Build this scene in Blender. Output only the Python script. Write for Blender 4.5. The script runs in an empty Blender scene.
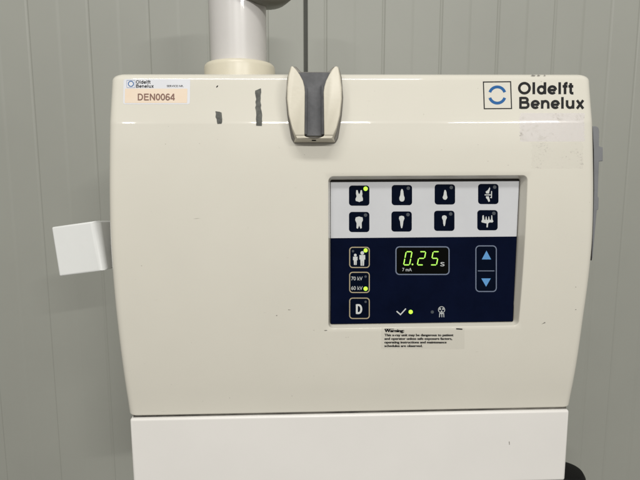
import bpy, bmesh, math, random
from mathutils import Vector, Matrix
random.seed(7)
S = 0.0007                      # metres per modelling unit
R = math.radians
sc = bpy.context.scene
COL = sc.collection

# ------------------------------------------------------------------ camera
F_PX = 502.0
PITCH = R(7.5)
cam_d = bpy.data.cameras.new('camera')
cam_d.sensor_width = 36.0
cam_d.lens = 36.0 * F_PX / 640.0
cam_d.clip_start = 0.01
cam_d.clip_end = 100
cam = bpy.data.objects.new('camera', cam_d)
COL.objects.link(cam)
cam.rotation_euler = (R(90) - PITCH, 0, 0)
sc.camera = cam

def ray(px, py):
    u = (px - 320.0) / F_PX
    v = (240.0 - py) / F_PX
    return Vector((u, math.cos(PITCH) + v * math.sin(PITCH), -math.sin(PITCH) + v * math.cos(PITCH)))

# ------------------------------------------------------------------ unit frame
BASE = 340.0
ROOT_M = Matrix.Translation((30, 500, -BASE)) @ Matrix.Rotation(R(1.8), 4, 'Z') @ Matrix.Rotation(R(-0.3), 4, 'Y') @ Matrix.Translation((0, 0, BASE))
ROOT_I = ROOT_M.inverted()

def hermite(tab, z):
    """monotone-ish cubic through (z, value) rows, z descending"""
    n = len(tab)
    if z >= tab[0][0]: return tab[0][1]
    if z <= tab[-1][0]: return tab[-1][1]
    for i in range(n - 1):
        z0, v0 = tab[i]; z1, v1 = tab[i + 1]
        if z0 >= z >= z1:
            def slope(k):
                if k == 0: return (tab[1][1] - tab[0][1]) / (tab[1][0] - tab[0][0])
                if k == n - 1: return (tab[-1][1] - tab[-2][1]) / (tab[-1][0] - tab[-2][0])
                return (tab[k + 1][1] - tab[k - 1][1]) / (tab[k + 1][0] - tab[k - 1][0])
            h = z1 - z0; t = (z - z0) / h
            m0, m1 = slope(i) * h, slope(i + 1) * h
            return ((2*t**3 - 3*t*t + 1) * v0 + (t**3 - 2*t*t + t) * m0 + (-2*t**3 + 3*t*t) * v1 + (t**3 - t*t) * m1)
ZT, ZC, ZB = 98.0, 50.0, -255.8
F_TAB = [(50, 0), (15, -2.6), (-30, -4.2), (-80, -4.0), (-130, -1.4), (-180, 3.5), (-220, 9.0), (-250, 14.5)]
def F(z):
    """depth of the front face of the housing"""
    sl = 0.20; m = hermite(F_TAB, min(z, 50.0))
    k = 1.4
    d = z - ZC                      # soft crease
    if d > k: e = d
    elif d < -k: e = 0
    else: e = (d + k) ** 2 / (4 * k)
    if z > 50: m = 0 - (z - 50) * 0.0
    return m + sl * e
def _tab(rows, sgn):
    out = []
    for px, py in rows:
        d = ROOT_I.to_3x3() @ ray(px, py); o = ROOT_I @ Vector((0, 0, 0)); y = 8.0
        for _ in range(6):
            p = o + d * ((y - o.y) / d.y); y = F(p.z) + 8.0
        out.append((p.z, p.x * sgn))
    return out
WL_TAB = _tab([(112.6, 80), (110.9, 110), (109.9, 150), (109.9, 200), (111.0, 240), (114.6, 290), (117.6, 320), (122.4, 360), (129.8, 410)], -1)
WR_TAB = _tab([(588.2, 80), (590.4, 110), (592.0, 150), (592.4, 200), (591.2, 240), (587.4, 280), (582.6, 315), (575.4, 365), (568.0, 407)], 1)
def WL(z): return hermite(WL_TAB, z)
def WR(z): return hermite(WR_TAB, z)

def on_front(px, py, off=0.0):
    d = ROOT_I.to_3x3() @ ray(px, py); o = ROOT_I @ Vector((0, 0, 0))
    y = 0.0
    for _ in range(12):
        t = (y - o.y) / d.y
        p = o + d * t
        y = F(p.z) - off
    return Vector((p.x, y, p.z))
def on_plane(px, py, y):
    d = ROOT_I.to_3x3() @ ray(px, py); o = ROOT_I @ Vector((0, 0, 0))
    return o + d * ((y - o.y) / d.y)

# ------------------------------------------------------------------ mesh helper
class MB:
    def __init__(s): s.v = []; s.f = []; s.mi = []
    def vert(s, p): s.v.append(Vector(p)); return len(s.v) - 1
    def face(s, idx, mi=0): s.f.append(tuple(idx)); s.mi.append(mi)
    def poly(s, pts, mi=0): s.face([s.vert(p) for p in pts], mi)
    def loft(s, rings, cap0=True, cap1=True, mi=0):
        ids = [[s.vert(p) for p in r] for r in rings]; n = len(ids[0])
        for a, b in zip(ids, ids[1:]):
            for i in range(n):
                s.face((a[i], a[(i + 1) % n], b[(i + 1) % n], b[i]), mi)
        if cap0: s.face(ids[0][::-1], mi)
        if cap1: s.face(ids[-1], mi)
        return ids
    def build(s, name, mats, parent=None, smooth=False, sharp=30, bevel=0, offz=BASE, weld=False, segs=3):
        me = bpy.data.meshes.new(name)
        me.from_pydata([((p.x) * S, (p.y) * S, (p.z + offz) * S) for p in s.v], [], s.f)
        if not isinstance(mats, (list, tuple)): mats = [mats]
        for m in mats: me.materials.append(m)
        me.polygons.foreach_set('material_index', s.mi)
        bm = bmesh.new(); bm.from_mesh(me)
        if weld: bmesh.ops.remove_doubles(bm, verts=bm.verts, dist=0.02 * S)
        bmesh.ops.recalc_face_normals(bm, faces=bm.faces)
        bm.to_mesh(me); bm.free()
        if smooth:
            me.polygons.foreach_set('use_smooth', [True] * len(me.polygons))
            me.set_sharp_from_angle(angle=R(sharp))
        o = bpy.data.objects.new(name, me); COL.objects.link(o)
        if parent: o.parent = parent
        if bevel:
            b = o.modifiers.new('bevel', 'BEVEL'); b.width = bevel * S; b.segments = segs; b.limit_method = 'ANGLE'
            b.angle_limit = R(25); b.harden_normals = False
            me.polygons.foreach_set('use_smooth', [True] * len(me.polygons))
            me.set_sharp_from_angle(angle=R(80))
        return o

def flat_facing(mb):
    pass

# ------------------------------------------------------------------ materials
def srgb(r, g, b):
    f = lambda c: (c / 255 / 12.92) if c / 255 <= 0.04045 else ((c / 255 + 0.055) / 1.055) ** 2.4
    return (f(r), f(g), f(b), 1)
def mat(name, col, rough=0.5, noise=0.0, nscale=40, bump=0.0, bscale=300, coat=0.0, spec=0.5, emit=None, es=0, metal=0.0, col2=None, stretch=(1, 1, 1), rvar=0.0):
    m = bpy.data.materials.new(name); m.use_nodes = True
    nt = m.node_tree; P = nt.nodes['Principled BSDF']; L = nt.links
    P.inputs['Base Color'].default_value = col
    P.inputs['Roughness'].default_value = rough
    P.inputs['Specular IOR Level'].default_value = spec
    P.inputs['Metallic'].default_value = metal
    P.inputs['Coat Weight'].default_value = coat
    P.inputs['Coat Roughness'].default_value = 0.05
    tc = nt.nodes.new('ShaderNodeTexCoord')
    mp = nt.nodes.new('ShaderNodeMapping'); mp.inputs['Scale'].default_value = stretch
    L.new(tc.outputs['Object'], mp.inputs['Vector'])
    if noise or col2:
        n = nt.nodes.new('ShaderNodeTexNoise'); n.inputs['Scale'].default_value = nscale; n.inputs['Detail'].default_value = 6; n.inputs['Roughness'].default_value = 0.6
        L.new(mp.outputs[0], n.inputs['Vector'])
        cr = nt.nodes.new('ShaderNodeMapRange'); cr.inputs['From Min'].default_value = 0.3; cr.inputs['From Max'].default_value = 0.7
        L.new(n.outputs['Fac'], cr.inputs['Value'])
        mx = nt.nodes.new('ShaderNodeMix'); mx.data_type = 'RGBA'
        c2 = col2 if col2 else tuple(c * (1 - noise) for c in col[:3]) + (1,)
        mx.inputs['A'].default_value = col; mx.inputs['B'].default_value = c2
        L.new(cr.outputs[0], mx.inputs['Factor']); L.new(mx.outputs['Result'], P.inputs['Base Color'])
        if rvar:
            rr = nt.nodes.new('ShaderNodeMapRange'); rr.inputs['From Min'].default_value = 0.3; rr.inputs['From Max'].default_value = 0.7
            rr.inputs['To Min'].default_value = rough; rr.inputs['To Max'].default_value = rough + rvar
            L.new(n.outputs['Fac'], rr.inputs['Value']); L.new(rr.outputs[0], P.inputs['Roughness'])
    if bump:
        n2 = nt.nodes.new('ShaderNodeTexNoise'); n2.inputs['Scale'].default_value = bscale; n2.inputs['Detail'].default_value = 3
        L.new(mp.outputs[0], n2.inputs['Vector'])
        b = nt.nodes.new('ShaderNodeBump'); b.inputs['Strength'].default_value = bump; b.inputs['Distance'].default_value = 0.0004
        L.new(n2.outputs['Fac'], b.inputs['Height']); L.new(b.outputs[0], P.inputs['Normal'])
    if emit:
        P.inputs['Emission Color'].default_value = emit; P.inputs['Emission Strength'].default_value = es
    return m

CREAM = (0.565, 0.545, 0.480, 1)
def body_material():
    m = mat('cream_enamel', CREAM, 0.24, noise=0.035, nscale=14, bump=0.022, bscale=55, rvar=0.04, coat=0.8, spec=0.15)
    m.node_tree.nodes['Principled BSDF'].inputs['Coat Roughness'].default_value = 0.035
    nt = m.node_tree; L = nt.links; P = nt.nodes['Principled BSDF']
    src = P.inputs['Base Color'].links[0].from_socket
    tc = nt.nodes.new('ShaderNodeTexCoord')
    # tiny grime specks and hairline scuffs
    def specks(scale, lo, hi, stretch, rot=0):
        mp = nt.nodes.new('ShaderNodeMapping'); mp.inputs['Scale'].default_value = stretch; mp.inputs['Rotation'].default_value = (0, rot, 0)
        L.new(tc.outputs['Object'], mp.inputs['Vector'])
        n = nt.nodes.new('ShaderNodeTexNoise'); n.inputs['Scale'].default_value = scale; n.inputs['Detail'].default_value = 2
        L.new(mp.outputs[0], n.inputs['Vector'])
        r = nt.nodes.new('ShaderNodeMapRange'); r.inputs['From Min'].default_value = lo; r.inputs['From Max'].default_value = hi
        L.new(n.outputs['Fac'], r.inputs['Value']); return r.outputs[0]
    s1 = specks(420, 0.76, 0.80, (1, 1, 1)); s2 = specks(120, 0.765, 0.80, (0.5, 1, 5), 0.25)
    mxm = nt.nodes.new('ShaderNodeMath'); mxm.operation = 'MAXIMUM'; L.new(s1, mxm.inputs[0]); L.new(s2, mxm.inputs[1])
    k = nt.nodes.new('ShaderNodeMath'); k.operation = 'MULTIPLY'; k.inputs[1].default_value = 0.45; L.new(mxm.outputs[0], k.inputs[0])
    mx = nt.nodes.new('ShaderNodeMix'); mx.data_type = 'RGBA'
    L.new(k.outputs[0], mx.inputs['Factor']); L.new(src, mx.inputs['A']); mx.inputs['B'].default_value = (0.12, 0.10, 0.08, 1)
    L.new(mx.outputs['Result'], P.inputs['Base Color'])
    return m
M = dict(
    body=body_material(),
    white=mat('white_enamel', (0.63, 0.615, 0.590, 1), 0.3, noise=0.05, nscale=10, bump=0.05, bscale=80),
    knob=mat('white_plastic', (0.58, 0.59, 0.58, 1), 0.35, noise=0.05, nscale=30, bump=0.06, bscale=200),
    pole=mat('white_gloss_paint', (0.53, 0.515, 0.50, 1), 0.36, noise=0.08, nscale=25, coat=0.12, bump=0.04, bscale=60),
    collar=mat('ivory_plastic', (0.58, 0.54, 0.43, 1), 0.35, noise=0.08, nscale=30),
    gap=mat('dark_gap', (0.012, 0.011, 0.010, 1), 0.8, spec=0.2),  # near-black fill: shade of gaps and slot put into colour; one chip too
    seam=mat('seam_shade_and_grime', (0.012, 0.011, 0.010, 1), 0.8, col2=(0.16, 0.15, 0.13, 1), nscale=26, spec=0.2),  # near-black for the shade in the seam, broken up by lighter grime
    holder=mat('cream_plastic', (0.58, 0.545, 0.45, 1), 0.38, noise=0.06, nscale=60, bump=0.1, bscale=500),
    rubber=mat('grey_rubber', (0.092, 0.094, 0.102, 1), 0.55, noise=0.35, nscale=110, bump=0.2, bscale=500, rvar=0.15),
    rim=mat('grey_plastic_base', (0.16, 0.15, 0.13, 1), 0.5, noise=0.1),
    wall=mat('sage_panel_coating', (0.262, 0.267, 0.238, 1), 0.5, noise=0.10, nscale=3.5, bump=0.10, bscale=30, spec=0.4),
    joint=mat('panel_joint_seal', (0.075, 0.077, 0.066, 1), 0.7, noise=0.2),
    membrane=mat('light_grey_membrane', (0.50, 0.51, 0.53, 1), 0.24, noise=0.06, nscale=40),
    navy=mat('navy_membrane', (0.0020, 0.0042, 0.017, 1), 0.2, noise=0.3, nscale=60, spec=0.07),
    key=mat('navy_key', (0.0015, 0.0036, 0.012, 1), 0.22, noise=0.3, nscale=90, spec=0.06),
    black=mat('black_window', (0.0015, 0.0018, 0.0015, 1), 0.12, spec=0.10),
    symbol=mat('symbol_print_white', (0.50, 0.52, 0.51, 1), 0.4, noise=0.1, nscale=200),
    text_grey=mat('print_grey', (0.40, 0.42, 0.42, 1), 0.4, noise=0.1, nscale=200),
    gold=mat('outline_gold', (0.33, 0.28, 0.18, 1), 0.4, noise=0.1, nscale=200),
    slate=mat('outline_slate', (0.13, 0.16, 0.23, 1), 0.4, noise=0.1, nscale=200),
    arrow=mat('arrow_blue', (0.085, 0.26, 0.53, 1), 0.4, noise=0.1, nscale=200),
    led=mat('led_green_lit', (0.3, 0.8, 0.05, 1), 0.3, emit=(0.50, 1.0, 0.045, 1), es=1.0),
    led_off=mat('led_window_off', (0.055, 0.065, 0.078, 1), 0.3, noise=0.2, nscale=300),
    seg=mat('display_segment_lit', (0.3, 0.7, 0.1, 1), 0.3, emit=(0.36, 0.72, 0.07, 1), es=0.85),
    print=mat('black_print', (0.007, 0.007, 0.008, 1), 0.35, noise=0.2, nscale=200, spec=0.12),
    blue=mat('logo_blue', (0.008, 0.09, 0.27, 1), 0.3, noise=0.1, nscale=200, spec=0.15),
    sticker=mat('sticker_white', (0.56, 0.57, 0.60, 1), 0.30, noise=0.05, nscale=60),
    peach=mat('sticker_peach', (0.60, 0.475, 0.35, 1), 0.4, col2=(0.60, 0.51, 0.41, 1), nscale=60),
    brown=mat('stamped_brown_ink', (0.17, 0.075, 0.05, 1), 0.5, noise=0.4, nscale=300),
    wlabel=mat('label_film', (0.50, 0.475, 0.43, 1), 0.30, noise=0.06, nscale=80),
    bracket=mat('grey_bracket_paint', (0.165, 0.17, 0.18, 1), 0.4, noise=0.15, nscale=60, bump=0.05),
    black_rubber=mat('black_rubber', (0.003, 0.003, 0.003, 1), 0.6, spec=0.2, noise=0.3, nscale=100, bump=0.3, bscale=300),
    arm=mat('grey_arm_cover', (0.13, 0.128, 0.105, 1), 0.4, noise=0.15, nscale=40),
)
def residue_mat(name, base, alpha, dirt, dscale, lo, hi, dstr, rough=0.25):
    """thin film left by a peeled sticker: faint haze plus ragged dirty specks"""
    m = mat(name, base, rough); nt = m.node_tree; L = nt.links; P = nt.nodes['Principled BSDF']
    tc = nt.nodes.new('ShaderNodeTexCoord')
    n = nt.nodes.new('ShaderNodeTexNoise'); n.inputs['Scale'].default_value = dscale; n.inputs['Detail'].default_value = 8; n.inputs['Roughness'].default_value = 0.75
    L.new(tc.outputs['Object'], n.inputs['Vector'])
    big = nt.nodes.new('ShaderNodeTexNoise'); big.inputs['Scale'].default_value = 70; big.inputs['Detail'].default_value = 2
    L.new(tc.outputs['Object'], big.inputs['Vector'])
    add = nt.nodes.new('ShaderNodeMath'); add.operation = 'MULTIPLY_ADD'; add.inputs[1].default_value = 0.55
    L.new(big.outputs['Fac'], add.inputs[0]); L.new(n.outputs['Fac'], add.inputs[2])
    r = nt.nodes.new('ShaderNodeMapRange'); r.inputs['From Min'].default_value = lo; r.inputs['From Max'].default_value = hi; r.inputs['To Max'].default_value = dstr
    L.new(add.outputs[0], r.inputs['Value'])
    mx = nt.nodes.new('ShaderNodeMix'); mx.data_type = 'RGBA'; mx.inputs['A'].default_value = base; mx.inputs['B'].default_value = dirt
    mul = nt.nodes.new('ShaderNodeMath'); mul.operation = 'MULTIPLY'; mul.inputs[1].default_value = 1.0 / dstr
    L.new(r.outputs[0], mul.inputs[0]); L.new(mul.outputs[0], mx.inputs['Factor']); L.new(mx.outputs['Result'], P.inputs['Base Color'])
    am = nt.nodes.new('ShaderNodeMath'); am.operation = 'MAXIMUM'; am.inputs[1].default_value = alpha
    L.new(r.outputs[0], am.inputs[0]); L.new(am.outputs[0], P.inputs['Alpha'])
    return m
M['film'] = residue_mat('peeled_label_film', (0.78, 0.73, 0.82, 1), 0.22, (0.17, 0.14, 0.12, 1), 520, 0.83, 1.05, 0.5, 0.16)
M['glue'] = residue_mat('glue_specks', (0.60, 0.57, 0.53, 1), 0.05, (0.14, 0.11, 0.11, 1), 620, 0.85, 1.02, 0.45)
M['wlabel'] = residue_mat('label_film_clear', (0.52, 0.505, 0.455, 1), 0.09, (0.3, 0.27, 0.24, 1), 500, 0.95, 1.1, 0.5, 0.25)
M['tape'] = mat('tape_remains', (0.012, 0.013, 0.012, 1), 0.6, col2=(0.085, 0.088, 0.075, 1), nscale=260, bump=0.6, bscale=500)

# ------------------------------------------------------------------ the unit (root)
root = bpy.data.objects.new('dental_x_ray_unit', None); COL.objects.link(root)
rm = ROOT_M @ Matrix.Translation((0, 0, -BASE))
loc, rot, _ = rm.decompose()
root.location = loc * S; root.rotation_euler = rot.to_euler()
root.empty_display_size = 0.05
root['label'] = 'cream dental x-ray unit with dark blue control panel, hung on a white pole'
root['category'] = 'x-ray unit'

# --- housing shell with recessed opening
PANEL_Y = 6.5
def pz(px, py): return on_plane(px, py, PANEL_Y)
pTL, pTR, pBR, pBL = pz(330.8, 181.8), pz(517.6, 181.8), pz(514.2, 323.6), pz(331.0, 323.6)
# inner wall (at the panel) and lip rectangle on the surface
IX0, IX1 = (pTL.x + pBL.x) / 2 - 0.6, (pTR.x + pBR.x) / 2 + 0.8
IZ1, IZ0 = pTL.z + 1.9, pBL.z - 0.8
LX0, LX1, LZ1, LZ0 = IX0 - 2.6, IX1 + 3.6, IZ1 + 4.0, IZ0 - 3.2    # lip, on the surface
GX0, GX1, GZ1, GZ0 = LX0 - 4, LX1 + 4, LZ1 + 4, LZ0 - 4            # grid hole
cuts = [0, 1.5, 3, 4.5, 6, 8, 11]
def ticks(a, b, n):
    lo = [a + c for c in cuts]; hi = [b - c for c in cuts][::-1]
    mid = [lo[-1] + (hi[0] - lo[-1]) * i / n for i in range(1, n)]
    return lo + mid + hi
hx = ticks(GX0, GX1, 14); hz = ticks(GZ0, GZ1, 16)
XS = [-205, -170, -130, -90, -50] + hx
XS = [x for x in XS if x < GX0 - 3] + hx + [GX1 + 8, GX1 + 20]
XS = [x for x in XS if x < 216]
ztop = [ZT - 9 * (1 - math.sin(a)) for a in [R(90 * i / 8) for i in range(1, 9)]]   # rounding rows of the top edge
ZR = 7.0
rows = []                                       # (z, inset)
for i in range(9):
    a = R(90 * i / 8); rows.append((ZB + 3 * (1 - math.sin(a)), 3 * (1 - math.cos(math.pi / 2 - a)) if False else 3 * (1 - math.sin(a)) * 0 + 3 * (1 - math.sin(a)) if False else 0))
rows = [(ZB + 2.5 - 2.5 * math.cos(R(90 * i / 6)), 2.5 * (1 - math.sin(R(90 * i / 6)))) for i in range(7)]
zz = sorted(set([-240 + 12 * i for i in range(0, 8)] + [round(z, 4) for z in hz] + [z for z in (22, 30, 38, 44, 46, 47, 47.8, 48.4, 49, 49.5, 50, 50.5, 51, 51.6, 52.2, 53, 54, 56, 62, 70, 78, 84)]))
zz2 = []
for z in zz:
    if z < GZ0 - 2 or z > GZ1 + 2 or any(abs(z - h) < 0.001 for h in hz): zz2.append(z)
rows += [(z, 0) for z in zz2 if ZB + 3 < z < ZT - ZR]
rows += [(ZT - ZR + ZR * math.sin(R(90 * i / 9)), ZR * (1 - math.cos(R(90 * i / 9)))) for i in range(0, 10)]
YB = 130.0; RC = 9.0
mb = MB(); ring_ids = []
def section(z, ins):
    w = WL(z) - ins; f = F(z) + ins; rc = RC
    pts = [(-w + 4, YB), (-w, YB - 4), (-w, 90), (-w, 50), (-w, 25), (-w, f + rc + 4)]
    for i in range(9):
        a = R(90 * i / 8); pts.append((-w + rc - rc * math.cos(a), f + rc - rc * math.sin(a)))
    nL = len(pts)
    for x in XS: pts.append((x, f))
    w = WR(z) - ins
    for i in range(9):
        a = R(90 * i / 8); pts.append((w - rc + rc * math.sin(a), f + rc - rc * math.cos(a)))
    pts += [(w, f + rc + 4), (w, 25), (w, 50), (w, 90), (w, YB - 4), (w - 4, YB)]
    return [(x, y, z) for x, y in pts], nL
for z, ins in rows:
    pts, nL = section(z, ins); ring_ids.append([mb.vert(p) for p in pts])
n = len(ring_ids[0])
iGX0 = nL + XS.index(GX0); iGX1 = nL + XS.index(GX1)
def rowidx(zv): return min(range(len(rows)), key=lambda i: abs(rows[i][0] - zv))
r0, r1 = rowidx(GZ0), rowidx(GZ1)
for j in range(len(rows) - 1):
    for i in range(n):
        if r0 <= j < r1 and iGX0 <= i < iGX1: continue
        a, b = ring_ids[j], ring_ids[j + 1]
        mb.face((a[i], a[(i + 1) % n], b[(i + 1) % n], b[i]))
mb.face(ring_ids[0][::-1]); mb.face(ring_ids[-1])
loop = [ring_ids[r0][i] for i in range(iGX0, iGX1 + 1)] + [ring_ids[j][iGX1] for j in range(r0 + 1, r1 + 1)] + \
       [ring_ids[r1][i] for i in range(iGX1 - 1, iGX0 - 1, -1)] + [ring_ids[j][iGX0] for j in range(r1 - 1, r0, -1)]
def rr_map(p, rect, r):
    x0, x1, z0, z1 = rect
    tx = (p.x - GX0) / (GX1 - GX0); tz = (p.z - GZ0) / (GZ1 - GZ0)
    # keep absolute spacing near the corners
    x = p.x if (GX0 + 12 < p.x < GX1 - 12) else (x0 + (p.x - GX0) if tx < .5 else x1 - (GX1 - p.x))
    z = p.z if (GZ0 + 12 < p.z < GZ1 - 12) else (z0 + (p.z - GZ0) if tz < .5 else z1 - (GZ1 - p.z))
    cx = min(max(x, x0 + r), x1 - r); cz = min(max(z, z0 + r), z1 - r)
    dx, dz = x - cx, z - cz
    if abs(dx) > 1e-6 and abs(dz) > 1e-6:
        l = math.hypot(dx, dz); dx, dz = dx / l * r, dz / l * r
    return cx + dx, cz + dz
base = [mb.v[i].copy() for i in loop]
prev = loop
def lerp(a, b, t): return a + (b - a) * t
ringspec = [(0.0, 0, 'F'), (0.05, 0.08, 'F'), (0.11, 0.3, 'F'), (0.18, 0.8, 'F'), (0.27, 1.7, 'F'), (0.45, 3.6, 'F'), (0.65, 5.6, 'F'), (0.85, 7.6, 'F'), (0.97, 8.8, 'F'), (1.0, 0, 'P')]
for t, dd, kind in ringspec:
    rect = (lerp(LX0, IX0, t), lerp(LX1, IX1, t), lerp(LZ0, IZ0, t), lerp(LZ1, IZ1, t))
    ids = []
    for p in base:
        x, z = rr_map(p, rect, lerp(5.5, 2.0, t))
        y = F(z) + dd if kind == 'F' else PANEL_Y + 1.5
        ids.append(mb.vert((x, y, z)))
    m_ = len(ids)
    for i in range(m_):
        mb.face((prev[i], prev[(i + 1) % m_], ids[(i + 1) % m_], ids[i]))
    prev = ids
mb.face(prev)
housing = mb.build('housing', M['body'], root, smooth=True, sharp=42)

# --- control panel membrane
mb = MB()
bl, br = pz(331, 237.6), pz(517, 237.0)
zd = (bl.z + br.z) / 2
X0, X1, Z0, Z1 = IX0 + 0.5, IX1 - 0.9, IZ0 + 0.6, IZ1 - 2.4
mb.poly([(X0, PANEL_Y, zd), (X1, PANEL_Y, zd), (X1, PANEL_Y, Z1), (X0, PANEL_Y, Z1)], 0)
mb.poly([(X0, PANEL_Y, Z0), (X1, PANEL_Y, Z0), (X1, PANEL_Y, zd), (X0, PANEL_Y, zd)], 1)
# thin edge of the foil
for a, b, mi in (((X0, Z0), (X0, zd), 1), ((X0, zd), (X0, Z1), 0), ((X0, Z1), (X1, Z1), 0), ((X1, Z1), (X1, zd), 0), ((X1, zd), (X1, Z0), 1), ((X1, Z0), (X0, Z0), 1)):
    mb.poly([(a[0], PANEL_Y, a[1]), (b[0], PANEL_Y, b[1]), (b[0], PANEL_Y + 1.3, b[1]), (a[0], PANEL_Y + 1.3, a[1])], mi)
panel = mb.build('control_panel', [M['membrane'], M['navy']], root)
mb = MB()
mb.poly([(IX0 - 0.3, PANEL_Y + 1.35, IZ0 - 0.3), (IX1 + 0.3, PANEL_Y + 1.35, IZ0 - 0.3), (IX1 + 0.3, PANEL_Y + 1.35, IZ1 + 0.3), (IX0 - 0.3, PANEL_Y + 1.35, IZ1 + 0.3)])
mb.build('panel_gap_shade', M['gap'], root)  # dark sheet behind the foil; shade of the recess gap put into colour

# --- 2-D drawing helpers in photograph-scaled plan units; every vertex lies on the panel or the housing
def P_panel(off): return lambda x, y: on_plane(x, y, PANEL_Y - off)
def P_body(off): return lambda x, y: on_front(x, y, off)
def rrect(x0, y0, x1, y1, r, k=5):
    pts = []
    for cx, cy, a0 in ((x1 - r, y0 + r, -90), (x1 - r, y1 - r, 0), (x0 + r, y1 - r, 90), (x0 + r, y0 + r, 180)):
        for i in range(k + 1):
            a = R(a0 + 90 * i / k); pts.append((cx + r * math.cos(a), cy + r * math.sin(a)))
    return pts
def circ(cx, cy, r, k=20, ry=None):
    return [(cx + r * math.cos(2 * math.pi * i / k), cy + (ry or r) * math.sin(2 * math.pi * i / k)) for i in range(k)]
def fill(mb, pts, proj, mi=0): mb.poly([proj(*p) for p in pts], mi)
def outline(mb, outer, inner, proj, mi=0):
    a = [mb.vert(proj(*p)) for p in outer]; b = [mb.vert(proj(*p)) for p in inner]; m_ = len(a)
    for i in range(m_): mb.face((a[i], a[(i + 1) % m_], b[(i + 1) % m_], b[i]), mi)
def stroke(mb, pts, w, proj, closed=False, mi=0, w2=None):
    """thick line with mitred joints"""
    m_ = len(pts); L_, R_ = [], []
    for i in range(m_):
        p = Vector(pts[i])
        a = Vector(pts[i - 1]) if (i > 0 or closed) else None
        b = Vector(pts[(i + 1) % m_]) if (i < m_ - 1 or closed) else None
        d1 = (p - a).normalized() if a is not None else None
        d2 = (b - p).normalized() if b is not None else None
        if d1 is None: d1 = d2
        if d2 is None: d2 = d1
        n1 = Vector((-d1.y, d1.x)); n2 = Vector((-d2.y, d2.x)); nn = (n1 + n2)
        nn = nn.normalized() if nn.length > 1e-6 else n1
        k = 1 / max(0.5, nn.dot(n1))
        L_.append(p + nn * w / 2 * k); R_.append(p - nn * w / 2 * k)
    a = [mb.vert(proj(q.x, q.y)) for q in L_]; b = [mb.vert(proj(q.x, q.y)) for q in R_]
    for i in range(m_ if closed else m_ - 1):
        j = (i + 1) % m_; mb.face((a[i], a[j], b[j], b[i]), mi)

# --- bold grotesque stroke alphabet (cap height 1, y up)
def earc(cx, cy, rx, ry, a0, a1, k=14):
    return [(cx + rx * math.cos(R(a0 + (a1 - a0) * i / k)), cy + ry * math.sin(R(a0 + (a1 - a0) * i / k))) for i in range(k + 1)]
G = {
 'O': (1.07, [earc(.535, .5, .40, .42, 0, 345, 24) + ['c']]),
 'l': (.385, [[(.19, 0), (.19, 1)]]),
 'd': (.85, [[(.67, 0), (.67, 1)], earc(.40, .36, .255, .285, 0, 345, 22) + ['c']]),
 'e': (.77, [earc(.385, .36, .275, .285, 0, 318, 22), [(.15, .345), (.66, .345)]]),
 'f': (.45, [[(.22, 0), (.22, .78), (.245, .87), (.31, .915), (.42, .92)], [(.03, .655), (.41, .655)]]),
 't': (.47, [[(.21, .93), (.21, .19), (.235, .115), (.30, .08), (.42, .085)], [(.03, .655), (.41, .655)]]),
 'B': (1.0, [[(.18, 0), (.18, 1)], [(.18, .915), (.52, .915)] + earc(.55, .735, .20, .18, 80, -80, 10) + [(.52, .545), (.18, .545)],
             [(.30, .53), (.56, .53)] + earc(.60, .31, .22, .222, 80, -80, 10) + [(.56, .085), (.18, .085)]]),
 'n': (.85, [[(.17, 0), (.17, .73)], [(.19, .40)] + earc(.43, .40, .235, .245, 165, 0, 10) + [(.665, 0)]]),
 'u': (.85, [[(.67, 0), (.67, .73)], [(.18, .73), (.18, .33)] + earc(.42, .33, .235, .245, 180, 345, 10)]),
 'x': (.77, [[(.13, .73), (.64, 0)], [(.64, .73), (.13, 0)]]),
 'D': (1.0, [[(.18, 0), (.18, 1)], [(.18, .92), (.42, .92)] + earc(.45, .5, .39, .42, 88, -88, 14) + [(.42, .08), (.18, .08)]]),
 'E': (.93, [[(.18, 0), (.18, 1)], [(.18, .92), (.84, .92)], [(.18, .53), (.79, .53)], [(.18, .08), (.86, .08)]]),
 'N': (1.0, [[(.17, 0), (.17, 1)], [(.83, 0), (.83, 1)], [(.19, .93), (.81, .07)]]),
 '0': (.78, [earc(.39, .5, .27, .42, 0, 345, 24) + ['c']]),
 '6': (.78, [earc(.39, .31, .265, .235, 0, 345, 20) + ['c'], [(.64, .80), (.56, .90), (.41, .925), (.25, .86), (.15, .65), (.125, .35)]]),
 '4': (.78, [[(.55, 0), (.55, 1)], [(.53, .95), (.09, .32)], [(.04, .25), (.74, .25)]]),
}
def word(mb, txt, x0, x1, ytop, ybot, w, base_off, proj_of, mi=0, slope=0.0):
    tot = sum(G[c][0] for c in txt); ch = ybot - ytop; sx = (x1 - x0) / (tot - 0.13); x = x0 - 0.06 * sx; k = 0
    for c in txt:
        adv, strokes = G[c]
        for s_ in strokes:
            closed = s_[-1] == 'c'
            pts = [(x + p[0] * sx, ybot - p[1] * ch + slope * (x - x0)) for p in (s_[:-1] if closed else s_)]
            stroke(mb, pts, w * ch, proj_of(base_off + 0.012 * (k % 4)), closed, mi); k += 1
        x += adv * sx
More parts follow.
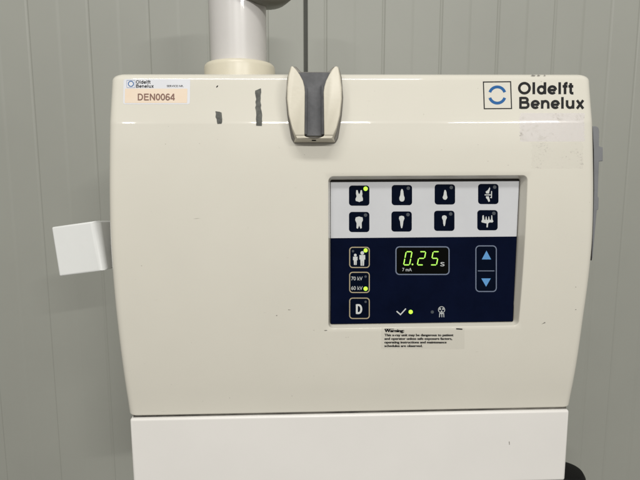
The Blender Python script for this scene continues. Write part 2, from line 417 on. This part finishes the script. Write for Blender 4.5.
def font_text(mb, txt, x0, x1, ytop, ybot, proj, mi=0, bold=0.013):
    """built-in typeface, converted to a flat mesh and laid on the surface"""
    cu = bpy.data.curves.new('tmp', 'FONT'); cu.body = txt; cu.offset = bold; cu.resolution_u = 3
    ob = bpy.data.objects.new('tmp', cu); COL.objects.link(ob)
    bpy.context.view_layer.update()
    me = ob.evaluated_get(bpy.context.evaluated_depsgraph_get()).to_mesh()
    vs = [v.co.copy() for v in me.vertices]; fs = [tuple(p.vertices) for p in me.polygons]
    ax0 = min(v.x for v in vs); ax1 = max(v.x for v in vs)
    cap = 0.70
    b = len(mb.v)
    for v in vs:
        mb.v.append(proj(x0 + (v.x - ax0) / (ax1 - ax0) * (x1 - x0), ybot - v.y / cap * (ybot - ytop)))
    for f in fs: mb.face([b + i for i in f], mi)
    bpy.data.objects.remove(ob); bpy.data.curves.remove(cu)

# --- keys of the upper field
def rel(pts, cx, cy, ox, oy, k=18.46): return [(cx + (x - ox) / k, cy + (y - oy) / k) for x, y in pts]
mol_up = [(265,185),(292,185),(304,235),(320,262),(336,235),(346,185),(370,185),(380,250),(374,295),(390,345),(385,382),(352,390),(322,404),(290,392),(258,384),(250,350),(272,298),(260,250)]
mol_lo = [(255,192),(290,180),(318,174),(347,182),(383,190),(389,240),(366,290),(368,385),(345,400),(320,338),(295,400),(270,388),(272,298),(246,238)]
inc_up = [(318,160),(332,170),(345,205),(352,275),(368,325),(364,365),(340,393),(300,393),(274,368),(270,325),(288,275),(295,200),(306,170)]
inc_lo = [(-2.2,-5.2),(0,-5.8),(2.2,-5.2),(2.9,-3.2),(1.7,0),(1.3,3.4),(0.6,6.6),(-.5,6.6),(-1.2,3.4),(-1.5,0),(-2.7,-3.0)]
sm_up = [(318,180),(330,188),(345,225),(350,275),(362,320),(348,352),(318,366),(286,352),(272,320),(290,275),(297,225),(307,188)]
sm_lo = [(-2.0,-4.9),(0,-5.6),(2.0,-4.9),(2.6,-3.0),(1.4,-.4),(1.1,2.6),(0.5,5.2),(-.5,5.2),(-1.1,2.6),(-1.3,-.4),(-2.4,-2.9)]
bite = [[(365,128),(374,150),(352,246),(300,244),(290,212),(330,185)], [(272,262),(388,262),(388,280),(272,280)], [(297,298),(350,298),(372,388),(345,402),(322,352),(298,330)], [(392,198),(410,205),(406,332),(370,326),(390,306)]]
arch_lo = [[(225,175),(236,158),(250,158),(262,240),(280,246),(288,184),(300,180),(312,246),(330,246),(338,182),(350,180),(362,246),(384,240),(392,160),(406,158),(414,240),(430,272),(410,292),(358,290),(332,310),(326,382),(300,382),(304,310),(265,302),(215,290),(205,270),(222,240)]]
keys = [(359.2,195.6,[rel(mol_up,359.2,195.6,320,285)],True), (401.9,195.1,[rel(inc_up,401.9,195.1,318,275)],False),
        (444.9,194.4,[rel(sm_up,444.9,194.4,315,265)],False), (488.3,194.0,[rel(q,488.3,194.0,340,255) for q in bite],False),
        (359.2,222.0,[rel(mol_lo,359.2,222.0,320,275)],False), (401.6,221.5,[[(401.6+x,221.5+y) for x,y in inc_lo]],False),
        (444.3,220.8,[[(444.3+x,220.8+y) for x,y in sm_lo]],False), (487.5,220.2,[rel(q,487.5,220.2,320,250) for q in arch_lo],False)]
for cx, cy, syms, lit in keys:
    mb = MB(); fill(mb, rrect(cx - 10.2, cy - 10.1, cx + 10.2, cy + 10.1, 3.0), P_panel(0.12))
    b = mb.build('button', M['key'], root)
    mb = MB()
    for q in syms: fill(mb, q, P_panel(0.22))
    mb.build('tooth_symbol', M['symbol'], b)
    mb = MB(); fill(mb, circ(cx + 6.4, cy - 6.9, 2.15 if lit else 1.75), P_panel(0.22))
    mb.build('indicator_light', M['led'] if lit else M['led_off'], b)

# --- outlined keys at the left
def outlined(y0, y1):
    mb = MB(); fill(mb, rrect(349.2, y0, 369.8, y1, 3.4), P_panel(0.10))
    b = mb.build('button', M['key'], root)
    mb = MB(); outline(mb, rrect(349.2, y0, 369.8, y1, 3.4), rrect(350.2, y0 + 1, 368.8, y1 - 1, 2.5), P_panel(0.2))
    mb.build('outline', M['gold'], b); return b
def dot(b, x, y, r, lit, name='indicator_light'):
    mb = MB(); fill(mb, circ(x, y, r), P_panel(0.24)); mb.build(name, M['led'] if lit else M['led_off'], b)
b1 = outlined(246.8, 268.0); dot(b1, 365.6, 250.4, 2.0, True); dot(b1, 353.0, 251.2, 1.2, False)
def figure(mb, cx, top, h, w):
    """standing pictogram: head, shoulders and two legs"""
    r = h * 0.12; fill(mb, circ(cx, top + r, r * 1.05), P_panel(0.22), 0)
    t = top + 2.15 * r; bt = top + h
    q = [(-.5, 0), (.5, 0), (.5, .42), (.34, .42), (.30, .98), (.04, 1), (.02, .55), (-.02, .55), (-.04, 1), (-.30, .98), (-.34, .42), (-.5, .42)]
    fill(mb, [(cx + x * w, t + y * (bt - t)) for x, y in q], P_panel(0.23), 0)
mb = MB(); figure(mb, 355.3, 253.8, 11.2, 4.5); figure(mb, 362.3, 251.2, 14.6, 5.8); mb.build('people_symbol', M['symbol'], b1)
b2 = outlined(271.8, 293.0); dot(b2, 365.6, 276.6, 1.2, False); dot(b2, 365.6, 288.7, 2.1, True)
mb = MB(); font_text(mb, '70 kV', 351.2, 362.6, 276.6, 280.3, P_panel(0.2)); font_text(mb, '60 kV', 351.2, 362.6, 286.2, 289.9, P_panel(0.2)); mb.build('voltage_text', M['text_grey'], b2)
b3 = outlined(297.6, 319.0); dot(b3, 365.6, 301.8, 1.2, False)
mb = MB(); word(mb, 'D', 356.0, 361.9, 304.3, 313.9, 0.20, 0.2, P_panel); mb.build('letter_symbol', M['symbol'], b3)

# --- display
mb = MB(); fill(mb, rrect(395.4, 246.3, 449.6, 275.0, 4), P_panel(0.10)); disp = mb.build('display', M['black'], root)
mb = MB(); outline(mb, rrect(395.4, 246.3, 449.6, 275.0, 4), rrect(396.5, 247.4, 448.5, 273.9, 3), P_panel(0.2)); mb.build('display_outline', M['slate'], disp)
def digit(mb, xt, segs):
    w, h = 5.9, 13.2; top = 251.7; sl = 2.6
    X = lambda x, y: (xt + x * w - sl * y, top + y * h)
    def seg(ax, ay, bx, by):
        a = Vector(X(ax, ay)); c = Vector(X(bx, by)); d = (c - a).normalized(); n_ = Vector((-d.y, d.x)) * 0.52
        a = a + d * 0.75; c = c - d * 0.75
        q = [a - d * .45, a + n_, c + n_, c + d * .45, c - n_, a - n_]
        fill(mb, [(p.x, p.y) for p in q], P_panel(0.2))
    lay = dict(a=(0, 0, 1, 0), b=(1, 0, 1, .5), c=(1, .5, 1, 1), d=(0, 1, 1, 1), e=(0, .5, 0, 1), f=(0, 0, 0, .5), g=(0, .5, 1, .5))
    for s_ in segs: seg(*lay[s_])
for xt, segs in ((406.2, 'abcdef'), (419.9, 'abged'), (433.2, 'afgcd')):
    mb = MB(); digit(mb, xt, segs)
    if xt < 407: fill(mb, circ(412.5, 264.4, 0.85, 10), P_panel(0.2))
    mb.build('digit', M['seg'], disp)
mb = MB(); font_text(mb, 's', 440.3, 444.6, 259.9, 266.2, P_panel(0.2), bold=0.0); mb.build('seconds_text', M['text_grey'], disp)
mb = MB(); font_text(mb, '7 mA', 402.3, 411.8, 267.9, 271.2, P_panel(0.2)); mb.build('current_text', M['text_grey'], disp)

# --- rocker with arrows
mb = MB(); fill(mb, rrect(475.4, 245.4, 496.8, 292.0, 4), P_panel(0.10)); rk = mb.build('rocker_button', M['key'], root)
mb = MB(); outline(mb, rrect(475.4, 245.4, 496.8, 292.0, 4), rrect(476.4, 246.4, 495.8, 291.0, 3), P_panel(0.2))
stroke(mb, [(477.8, 270.9), (494.4, 270.9)], 0.8, P_panel(0.2)); mb.build('outline', M['slate'], rk)
mb = MB(); fill(mb, [(486.5, 250.6), (491.1, 259.4), (481.8, 259.4)], P_panel(0.2)); mb.build('arrow_symbol', M['arrow'], rk)
mb = MB(); fill(mb, [(481.3, 278.4), (490.8, 278.4), (486.1, 286.7)], P_panel(0.2)); mb.build('arrow_symbol', M['arrow'], rk)
# --- status row
mb = MB(); stroke(mb, [(396.6, 311.2), (400.5, 314.6), (405.9, 308.6)], 1.15, P_panel(0.12)); mb.build('tick_mark', M['symbol'], panel)
mb = MB(); fill(mb, circ(410.7, 311.9, 2.1), P_panel(0.12)); mb.build('indicator_light', M['led'], panel)
mb = MB(); fill(mb, circ(432.3, 312.0, 1.6), P_panel(0.12)); mb.build('indicator_light', M['led_off'], panel)
mb = MB()
outline(mb, circ(441.6, 309.8, 3.5, 24), circ(441.6, 309.8, 2.8, 24), P_panel(0.12))
for a0 in (210, 330, 90):
    fill(mb, [(441.6 + 0.7 * math.cos(R(a0 + t)), 309.8 + 0.7 * math.sin(R(a0 + t))) for t in (-28, 28)] + [(441.6 + 2.5 * math.cos(R(a0 + t)), 309.8 + 2.5 * math.sin(R(a0 + t))) for t in (28, 10, -10, -28)], P_panel(0.12))
stroke(mb, [(439.2, 313.6), (444.2, 313.6)], 0.8, P_panel(0.14))
for x in (439.7, 441.7, 443.7): stroke(mb, [(x, 313.9), (x - (0.2 if x < 441 else -0.2), 317.2)], 0.8, P_panel(0.12))
mb.build('radiation_symbol', M['text_grey'], panel)

# --- logo on the housing
mb = MB()
sq = [(483.4, 82.0), (510.6, 81.7), (511.6, 108.5), (484.3, 108.7)]
stroke(mb, sq, 1.1, P_body(0.08), closed=True)
logo = mb.build('logo_frame', M['print'], root)
mb = MB()
C_ = (497.3, 95.0)
for a0, a1 in ((196, 344), (16, 164)):
    dy = -0.7 if a0 > 180 else 0.7
    stroke(mb, [(C_[0] + 7.7 * math.cos(R(a0 + (a1 - a0) * i / 20)), C_[1] + dy + 7.4 * math.sin(R(a0 + (a1 - a0) * i / 20))) for i in range(21)], 2.9, P_body(0.08))
mb.build('ring_emblem', M['blue'], logo)
mb = MB(); word(mb, 'Oldelft', 518.3, 573.2, 82.2, 94.2, 0.22, 0.08, P_body); word(mb, 'Benelux', 519.0, 584.0, 97.0, 108.7, 0.22, 0.08, P_body)
mb.build('logo_text', M['print'], root)

# --- surface-following patch
def patch(mb, x0, y0, x1, y1, r, proj, nrow=10, ncol=8, jitter=0, mi=0, skew=0.0):
    ys = [y0 + (y1 - y0) * i / nrow for i in range(nrow + 1)]
    if r: ys = sorted(set([y0 + r * (1 - math.cos(R(a))) for a in (0, 25, 50, 70, 90)] + [y for y in ys if y0 + r < y < y1 - r] + [y1 - r * (1 - math.cos(R(a))) for a in (0, 25, 50, 70, 90)]))
    ids = []
    for y in ys:
        ins = 0
        if r:
            e = min(y - y0, y1 - y)
            if e < r: ins = r - math.sqrt(max(0, r * r - (r - e) ** 2))
        a = x0 + ins + random.uniform(-jitter, jitter) + skew * (y - y0); b = x1 - ins + random.uniform(-jitter, jitter) + skew * (y - y0)
        ids.append([mb.vert(proj(a + (b - a) * i / ncol, y)) for i in range(ncol + 1)])
    for p, q in zip(ids, ids[1:]):
        for i in range(ncol): mb.face((p[i], p[i + 1], q[i + 1], q[i]), mi)
# --- asset sticker
mb = MB(); patch(mb, 123.6, 79.0, 190.3, 104.2, 2.0, P_body(0.12), 12, 6, skew=-0.02); st = mb.build('sticker', M['sticker'], root)
mb = MB(); patch(mb, 125.0, 88.6, 187.4, 103.0, 0.6, P_body(0.22), 8, 6, skew=-0.02); mb.build('sticker_field', M['peach'], st)
mb = MB(); word(mb, 'DEN0064', 137.6, 174.6, 93.6, 100.4, 0.18, 0.32, P_body); mb.build('stamped_number', M['brown'], st)
mb = MB(); word(mb, 'Oldelft', 136.0, 150.4, 80.2, 83.7, 0.19, 0.22, P_body); word(mb, 'Benelux', 136.0, 153.6, 84.3, 87.7, 0.19, 0.22, P_body)
font_text(mb, 'SERVICE NR.', 166.8, 183.6, 85.0, 87.0, P_body(0.22)); mb.build('sticker_text', M['print'], st)
mb = MB(); stroke(mb, circ(130.9, 83.8, 2.6, 18), 0.8, P_body(0.22), closed=True); stroke(mb, rrect(126.8, 80.3, 135, 87.6, .2, 1), 0.25, P_body(0.24), closed=True); mb.build('sticker_emblem', M['blue'], st)
# --- warning label
mb = MB(); patch(mb, 381.2, 327.9, 464.5, 349.2, 0.8, P_body(0.12), 6, 8); wl = mb.build('warning_label', M['wlabel'], root)
mb = MB()
lines = [('Warning:', 384.4, 403.8, 329.1, 332.1), ('This x-ray unit may be dangerous to patient', 384.4, 453.2, 333.8, 336.2), ('and operator unless safe exposure factors,', 384.4, 452.0, 337.4, 339.8),
         ('operating instructions and maintenance', 384.4, 446.4, 341.0, 343.4), ('schedules are observed.', 384.4, 422.4, 344.6, 347.0)]
for t, a, b_, c, d in lines:
    for sh in ((0, 0.3, 0.55) if t[0] == 'W' else (0, 0.28)): font_text(mb, t, a + sh, b_ + sh, c, d, P_body(0.22 + sh * 0.1))
stroke(mb, [(384.6, 329.0), (394.0, 329.0)], 0.5, P_body(0.24)); stroke(mb, [(456.2, 328.8), (462.4, 329.2)], 1.1, P_body(0.24))
mb.build('warning_text', M['print'], wl)
# --- remains of labels and tape
mb = MB(); patch(mb, 520.0, 113.0, 584.6, 141.5, 0.6, P_body(0.10), 24, 10, jitter=0.8); mb.build('peeled_label_residue', M['film'], root)
mb = MB(); patch(mb, 531.5, 142.2, 582.8, 168.6, 0.6, P_body(0.10), 16, 8, jitter=1.0); mb.build('peeled_label_residue', M['glue'], root)
def tape(pts_l, pts_r):
    mb = MB(); a = [mb.vert(on_front(x, y, 0.35)) for x, y in pts_l]; b = [mb.vert(on_front(x, y, 0.35)) for x, y in pts_r]
    a2 = [mb.vert(on_front(x, y, 0.0)) for x, y in pts_l]; b2 = [mb.vert(on_front(x, y, 0.0)) for x, y in pts_r]
    for i in range(len(a) - 1):
        mb.face((a[i], a[i + 1], b[i + 1], b[i])); mb.face((a[i], a2[i], a2[i + 1], a[i + 1])); mb.face((b[i], b2[i], b2[i + 1], b[i + 1]))
    mb.face((a[0], b[0], b2[0], a2[0])); mb.face((a[-1], b[-1], b2[-1], a2[-1]))
    return mb.build('tape_remnant', M['tape'], root)
tape([(215.4,111.2),(215.9,114),(215.5,117),(216.6,119),(216.9,122),(217.4,123.8)], [(219.8,111.8),(221.6,112.6),(221.9,116),(222.2,119),(222.1,122),(221.4,123.6)])
tape([(255.2,90.6),(255.0,93),(255.6,96),(256.2,99),(255.4,102),(256.0,105),(255.2,107.5),(256.0,111),(256.3,115),(255.9,119),(256.3,122),(256.1,125.6)],
     [(260.9,88.2),(261.2,92),(260.6,95.5),(260.7,98.5),(260.4,101.6),(261.2,105),(260.8,108),(261.6,111),(262.2,115),(261.9,119),(262.2,122),(261.9,125.8)])
mb = MB(); fill(mb, [(216,87.2),(217,85.6),(218.3,85.4),(217.6,87),(216.6,87.6)], P_body(0.1)); mb.build('paint_chip', M['gap'], root)
for q in ([(324.0,330.2),(326.8,330.0),(327.4,330.6),(325,331.0)], [(575,287.0),(576,286.6),(576.2,287.4)], [(574.8,309.6),(576.4,309.2),(576.2,310)], [(545,322.0),(541.5,324.2),(545.5,323)], [(288,309.4),(291.2,309.9),(288.5,310.2)], [(275.8,315.4),(277.4,315.0),(276.8,316.2)]):
    mb = MB(); fill(mb, [(x, y) if x < 500 else (x, y) for x, y in q], P_body(0.1)); mb.build('paint_chip', M['rim'], root)
for x0, x1 in ((531, 536), (537, 540.5), (543.5, 546)):
    mb = MB(); y0 = 74.6
    fill(mb, [(x0, y0 + .8), (x0 + 1, y0 + .1), ((x0 + x1) / 2, y0 + .25), (x1, y0 + .9), (x1 - 1, y0 + 1.4), (x0 + 1, y0 + 1.3)], lambda x, y: on_plane(x, y, F(88) + 2.0 - 0.2)); 
    # chips sit on the rounded top edge
    mb.build('paint_chip', M['rim'], root)

# --- lower housing (white) and seam
def rbox(mb, x0, x1, y0, y1, z0, z1, mi=0):
    p = [(x0,y0,z0),(x1,y0,z0),(x1,y1,z0),(x0,y1,z0),(x0,y0,z1),(x1,y0,z1),(x1,y1,z1),(x0,y1,z1)]
    i = [mb.vert(q) for q in p]
    for f in ((3,2,1,0),(4,5,6,7),(0,1,5,4),(1,2,6,5),(2,3,7,6),(3,0,4,7)): mb.face([i[k] for k in f], mi)
mb = MB(); rbox(mb, -WL(ZB) + 3.2, WR(ZB) - 4.2, 11.5, 128, -BASE, ZB - 1.3); mb.build('lower_housing', M['white'], root, bevel=2.6, segs=4)
mb = MB(); rbox(mb, -WL(ZB) + 6, WR(ZB) - 6, 15.2, 126, ZB - 3, ZB + 0.5); mb.build('seam_shade_core', M['seam'], root)  # dark core added in the seam, its colour standing for the gap's shade

mb = MB(); fill(mb, [(508.9, 441.6), (509.6, 441.5), (509.8, 444.6), (509.2, 444.8)], lambda x, y: on_plane(x, y, 11.4)); mb.build('paint_chip', M['rim'], root)
# --- handset holder
def hp(px, py, d): return on_front(px, py, d)
def prism(mb, front, back, d0, d1, k=0, mi=0):
    mb.loft([[on_plane(x, y, -d1) for x, y in front], [on_plane(x, y, -d0) for x, y in back]], mi=mi)
D0, D1 = -9.0, 19.0
mb = MB()
rimf = [(290.5,67),(296,66.5),(301,72),(328,72),(334,66.5),(339,67.5),(341.8,78),(343.2,98),(341.8,116),(338.2,138),(335.5,143),(294,143),(291.2,138),(287.4,116),(285.9,98),(287.2,78)]
prism(mb, rimf, rimf, D0, 4.0); hold = mb.build('handset_holder', M['rim'], root, bevel=1.2)
wingL = [(291.2,66.6),(292.8,66.2),(296.0,69.6),(299.6,74.6),(302.8,80.6),(304.4,86.5),(304.9,92),(304.5,135.2),(295.4,135.2),(292.2,128),(288.9,115),(287.2,99),(287.4,88),(288.6,76)]
wingR = [(334.8,66.6),(336.6,66.2),(338.4,68),(340.0,76),(341.4,88),(341.5,99),(339.8,115),(336.6,128),(333.2,135.2),(324.2,135.2),(323.6,92),(324.4,86.5),(326.2,80.6),(329.2,74.6),(332.2,69.6)]
def backed(q, cx):
    out = []
    for x, y in q:
        if y > 120: out.append((x + (0 if abs(x - 314) < 12 else (0.2 if x < 314 else -0.2)), y + 7.2 * min(1, (y - 120) / 15.2)))
        else: out.append((x + (0 if abs(x - 314) < 14 else (-0.6 if x < 314 else 0.6)), y))
    return out
for q in (wingL, wingR):
    mb = MB(); prism(mb, q, backed(q, 314), 3.0, D1); mb.build('wing', M['holder'], hold, bevel=1.3)
mb = MB()
chan = [(297.5,72.4),(331.2,72.4),(328.4,80),(326.0,88),(325.6,136.0),(303.4,136.0),(303.0,88),(300.8,80)]
prism(mb, chan, chan, 3.2, 6.5); chn = mb.build('channel_liner', M['rubber'], hold, bevel=0.6)
for xa, xb in ((304.0, 307.4), (321.2, 324.6)):
    mb = MB(); q = [(xa, 84), (xb, 88), (xb, 134.6), (xa, 134.6)]; prism(mb, q, q, 6.0, 11.5 if xa < 310 else 11.5); mb.build('liner_rib', M['rubber'], hold, bevel=0.8)
mb = MB()
# front lip with a round notch
notch = [(324.3 - 10.1 * (1 - math.cos(R(t))) , 135.0 + 3.1 * math.sin(R(t))) for t in range(0, 181, 15)]
lipf = [(295.6,135.6),(304.2,135.0)] + [(x, y) for x, y in reversed(notch)][1:-1] + [(324.4,135.0),(333.0,135.6),(331.6,138.4),(297.2,138.4)]
lipb = [(295.4,135.6),(304.2,135.0)] + [(x, y) for x, y in reversed(notch)][1:-1] + [(324.4,135.0),(333.2,135.6),(335.2,142.6),(293.8,142.6)]
prism(mb, lipf, lipb, 3.4, D1 - 0.8); mb.build('lip', M['holder'], hold, bevel=0.4)
mb = MB(); q = [(311.8,139.2),(316.0,139.2),(316.0,141.0),(311.8,141.0)]; prism(mb, q, q, 8.5, 13.2); mb.build('screw_slot', M['gap'], hold)

# --- white end box on the left side
mb = MB()
c = on_plane(78.8, 250.5, 34.0)
rot = Matrix.Rotation(R(-7.5), 3, 'Y') @ Matrix.Rotation(R(-5.5), 3, 'X')       # turned a little about the viewing axis
hw, hh, hd = 24.6, 26.4, 21.0
def rb(p): return Vector(c) + rot @ Vector(p) + Vector((0, hd, 0))
pp = [rb((sx * hw, sy * hd, sz * hh)) for sz in (-1, 1) for sx, sy in ((-1, -1), (1, -1), (1, 1), (-1, 1))]
ids = [mb.vert(p) for p in pp]
for f in ((3,2,1,0),(4,5,6,7),(0,1,5,4),(1,2,6,5),(2,3,7,6),(3,0,4,7)): mb.face([ids[k] for k in f])
eb = mb.build('end_box', M['knob'], root, bevel=1.0)
# rounder edge towards the housing
me = eb.data
bwa = me.attributes.new('bevel_weight_edge', 'FLOAT', 'EDGE')
for e in me.edges:
    a, b_ = [me.vertices[k].co for k in e.vertices]
    mid = (a + b_) / 2
    xr = (rb((hw, -hd, 0))); xr = Vector((xr.x * S, xr.y * S, (xr.z + BASE) * S))
    bwa.data[e.index].value = 1.0 if (mid - xr).length < 0.003 else 0.22
bmod = eb.modifiers['bevel']; bmod.limit_method = 'WEIGHT'; bmod.width = 8.0 * S; bmod.segments = 6
mb = MB()
ring = lambda x: [(x, 80 + 9 * math.cos(2 * math.pi * i / 20), c.z + 9 * math.sin(2 * math.pi * i / 20)) for i in range(20)]
mb.loft([ring(c.x + 4), ring(-238)]); 
mb.build('stub_axle', M['bracket'], eb, smooth=True)
mb = MB(); rbox(mb, c.x - 12, c.x + 20, 34 + 2 * hd - 1, 92, c.z - 14, c.z + 14); mb.build('axle_block', M['bracket'], eb, bevel=1.5)

# --- grey bracket on the right side
mb = MB()
q = [(584,126.4),(596.5,126.2),(598.6,127.6),(599.4,131),(599.2,146.2),(603.0,147.2),(603.0,161.2),(599.2,161.4),(597.9,196.6),(599.0,197.6),(598.6,209.6),(597.0,210.2),(592.6,258.6),(584,258.6)]
mb.loft([[on_plane(x, y, 27) for x, y in q], [on_plane(x, y, 27) + Vector((0, 32, 0)) for x, y in q]])
brk = mb.build('side_bracket', M['bracket'], root, bevel=0.7)
mb = MB(); q = [(586,124.6),(592.6,126.4),(593.9,150),(594.1,190),(593.2,225),(591.8,260.4),(586,260.4)]
mb.loft([[on_plane(x, y, 20) for x, y in q], [on_plane(x, y, 20) + Vector((0, 8, 0)) for x, y in q]]); mb.build('bracket_gap_shade', M['gap'], brk)  # black strip added for the shaded gap between housing and bracket

# --- pole, collar and arm at the top
pc = on_plane(238.6, 45, 66.0); PX, PY = pc.x, 66.0
def lathe(mb, cx, cy, prof, k=64):
    mb.loft([[(cx + r * math.cos(2 * math.pi * i / k), cy + r * math.sin(2 * math.pi * i / k), z) for i in range(k)] for r, z in prof])
mb = MB(); lathe(mb, PX + 0.8, PY, [(37.6, 92), (37.8, 112), (37.2, 115), (35.6, 116.6), (29, 117)]); mb.build('collar', M['collar'], root, smooth=True, sharp=60)
mb = MB(); lathe(mb, PX, PY, [(29.6, 90), (29.9, 140), (30.2, 175), (30.4, 215), (30.4, 300)]); pole = mb.build('pole', M['pole'], root, smooth=True, sharp=60)
mb = MB()
def sup(a, rx, rz, e=2.6):
    c_, s_ = math.cos(a), math.sin(a)
    return rx * math.copysign(abs(c_) ** (2 / e), c_), rz * math.copysign(abs(s_) ** (2 / e), s_)
rings = []
MR = Matrix.Rotation(R(8), 3, 'Z') @ Matrix.Rotation(R(13), 3, 'X') @ Matrix.Rotation(R(9), 3, 'Y')
ac = Vector((PX + 19, PY + 26, 219))
for y, s_ in ((-72, .55), (-69, .8), (-64, .93), (-56, 1), (-20, 1), (0, 1), (4, .97), (8, .9), (11, .78), (12.5, .5)):
    rings.append([ac + MR @ Vector((sup(2 * math.pi * i / 48, 43 * s_, 34 * s_)[0], y, sup(2 * math.pi * i / 48, 43 * s_, 34 * s_)[1])) for i in range(48)])
mb.loft(rings); mb.build('arm_joint', M['arm'], root, smooth=True, sharp=60)

# ------------------------------------------------------------------ black ribbed sleeve behind the lower right corner
sw = (ROOT_M @ on_plane(563.0, 476, 95.0))
mb = MB(); prof = []
zt = sw.z + 2
prof += [(6, zt + 8), (17, zt + 7.6), (21.5, zt + 6), (23.4, zt + 3)]
z = zt
for i in range(9):
    prof += [(24.8, z), (24.8, z - 3.2), (23.6, z - 4.0), (23.6, z - 5.8)]; z -= 7
prof += [(25.2, z), (25.2, z - 30)]
mb.loft([[(r * math.cos(2 * math.pi * i / 48), r * math.sin(2 * math.pi * i / 48), zz_ - (zt - 100)) for i in range(48)] for r, zz_ in prof])
slv = mb.build('ribbed_sleeve', M['black_rubber'], None, smooth=True, sharp=35, offz=0)
slv.location = Vector((sw.x + 1.5, sw.y, zt - 100)) * S
slv['label'] = 'black ribbed rubber sleeve behind the lower right corner of the white lower housing'
slv['category'] = 'rubber sleeve'

# ------------------------------------------------------------------ wall of ribbed sandwich panels
WY, WT = 850.0, math.tan(R(2.2))
mb = MB(); prof = []
A0 = 9.0; P_ = 94.3
js, je = -26.2, -20.2
k = -24
xs = []
while k < 25:
    a = A0 + k * P_
    ga, gb = (0.75, 0.1) if a < 430 else (0.3, 0.8)      # groove depths shape the dark lines; swapped at right to imitate the light direction
    xs += [(a - 3.0, 0), (a - 0.7, ga), (a + 0.7, ga), (a + 3.0, -0.5), (a + 44.4, -0.5), (a + 46.2, gb - 0.5), (a + 47.8, gb - 0.3), (a + 49.6, 0)]
    k += 1
prof = [p for p in xs if not (js - 3 < p[0] < je + 3)]
jp = [(js - 1.2, None), (js, 9), (je, 9), (je + 1.0, None)]
def dat(x):
    for p, q in zip(prof, prof[1:]):
        if p[0] <= x <= q[0]: return p[1] + (q[1] - p[1]) * (x - p[0]) / (q[0] - p[0])
    return 0
extra = [(js - 1.2, dat(js - 1.2), 0), (js - 0.1, dat(js) + 1.0, 0), (js, 9, 1), (je, 9, 0), (je + 0.1, dat(je) + 0.8, 0), (je + 1.0, dat(je + 1), 0)]
full = sorted([(x, d, 0) for x, d in prof] + extra, key=lambda p: p[0])
lo = [mb.vert((x, WY + x * WT + d, -1500)) for x, d, _ in full]; hi = [mb.vert((x, WY + x * WT + d, 1500)) for x, d, _ in full]
for i in range(len(full) - 1):
    mb.face((lo[i], lo[i + 1], hi[i + 1], hi[i]), 1 if full[i][2] else 0)
wall = mb.build('wall', [M['wall'], M['joint']], None, offz=0, smooth=True, sharp=60)
for p in wall.data.polygons: p.use_smooth = False
wall['kind'] = 'structure'

# ------------------------------------------------------------------ light
w = bpy.data.worlds.new('World'); sc.world = w; w.use_nodes = True
nt = w.node_tree; bg = nt.nodes['Background']
tc = nt.nodes.new('ShaderNodeTexCoord'); sp = nt.nodes.new('ShaderNodeSeparateXYZ'); cr = nt.nodes.new('ShaderNodeValToRGB')
nt.links.new(tc.outputs['Generated'], sp.inputs[0])
mr = nt.nodes.new('ShaderNodeMapRange'); mr.inputs['From Min'].default_value = -1; mr.inputs['From Max'].default_value = 1
nt.links.new(sp.outputs['Z'], mr.inputs['Value']); nt.links.new(mr.outputs[0], cr.inputs[0])
e = cr.color_ramp.elements
e[0].position = 0.0; e[0].color = (0.38, 0.365, 0.35, 1)
e[1].position = 1.0; e[1].color = (0.62, 0.62, 0.60, 1)
m1 = e.new(0.46); m1.color = (0.31, 0.30, 0.285, 1)
m2 = e.new(0.62); m2.color = (0.42, 0.42, 0.40, 1)
nz = nt.nodes.new('ShaderNodeTexNoise'); nz.inputs['Scale'].default_value = 2.2; nz.inputs['Detail'].default_value = 3
nt.links.new(tc.outputs['Generated'], nz.inputs['Vector'])
nr = nt.nodes.new('ShaderNodeValToRGB'); nr.color_ramp.elements[0].position = 0.35; nr.color_ramp.elements[0].color = (0.55, 0.56, 0.6, 1)
nr.color_ramp.elements[1].position = 0.62; nr.color_ramp.elements[1].color = (1.3, 1.26, 1.18, 1)
nt.links.new(nz.outputs['Fac'], nr.inputs[0])
ml = nt.nodes.new('ShaderNodeMix'); ml.data_type = 'RGBA'; ml.blend_type = 'MULTIPLY'; ml.inputs['Factor'].default_value = 1
nt.links.new(cr.outputs[0], ml.inputs['A']); nt.links.new(nr.outputs[0], ml.inputs['B'])
nt.links.new(ml.outputs['Result'], bg.inputs['Color']); bg.inputs['Strength'].default_value = 0.98

def area(name, loc, target, sx, sy, power, col=(1, 0.98, 0.94)):
    l = bpy.data.lights.new(name, 'AREA'); l.shape = 'RECTANGLE'; l.size = sx * S; l.size_y = sy * S; l.energy = power; l.color = col
    o = bpy.data.objects.new(name, l); COL.objects.link(o)
    o.location = Vector(loc) * S
    o.rotation_euler = (Vector(target) - Vector(loc)).to_track_quat('-Z', 'Y').to_euler()
    return o
# fluorescent tubes of the hall behind the camera (seen as streaks on the enamel) and the fitting overhead
area('ceiling_lamp', (-1840, -4000, 1750), (0, 500, 0), 400, 60, 14)
area('ceiling_lamp', (190, -4000, 1750), (0, 500, 0), 1190, 60, 40)
area('ceiling_lamp', (2230, -4000, 1750), (0, 500, 0), 1140, 60, 38)
area('ceiling_lamp', (-150, -1300, 2300), (0, 550, -100), 1900, 320, 26)

# ------------------------------------------------------------------ output
sc.view_settings.view_transform = 'Standard'
sc.view_settings.look = 'None'
sc.view_settings.gamma = 1
sc.view_settings.exposure = -0.17
sc.render.engine = 'CYCLES'
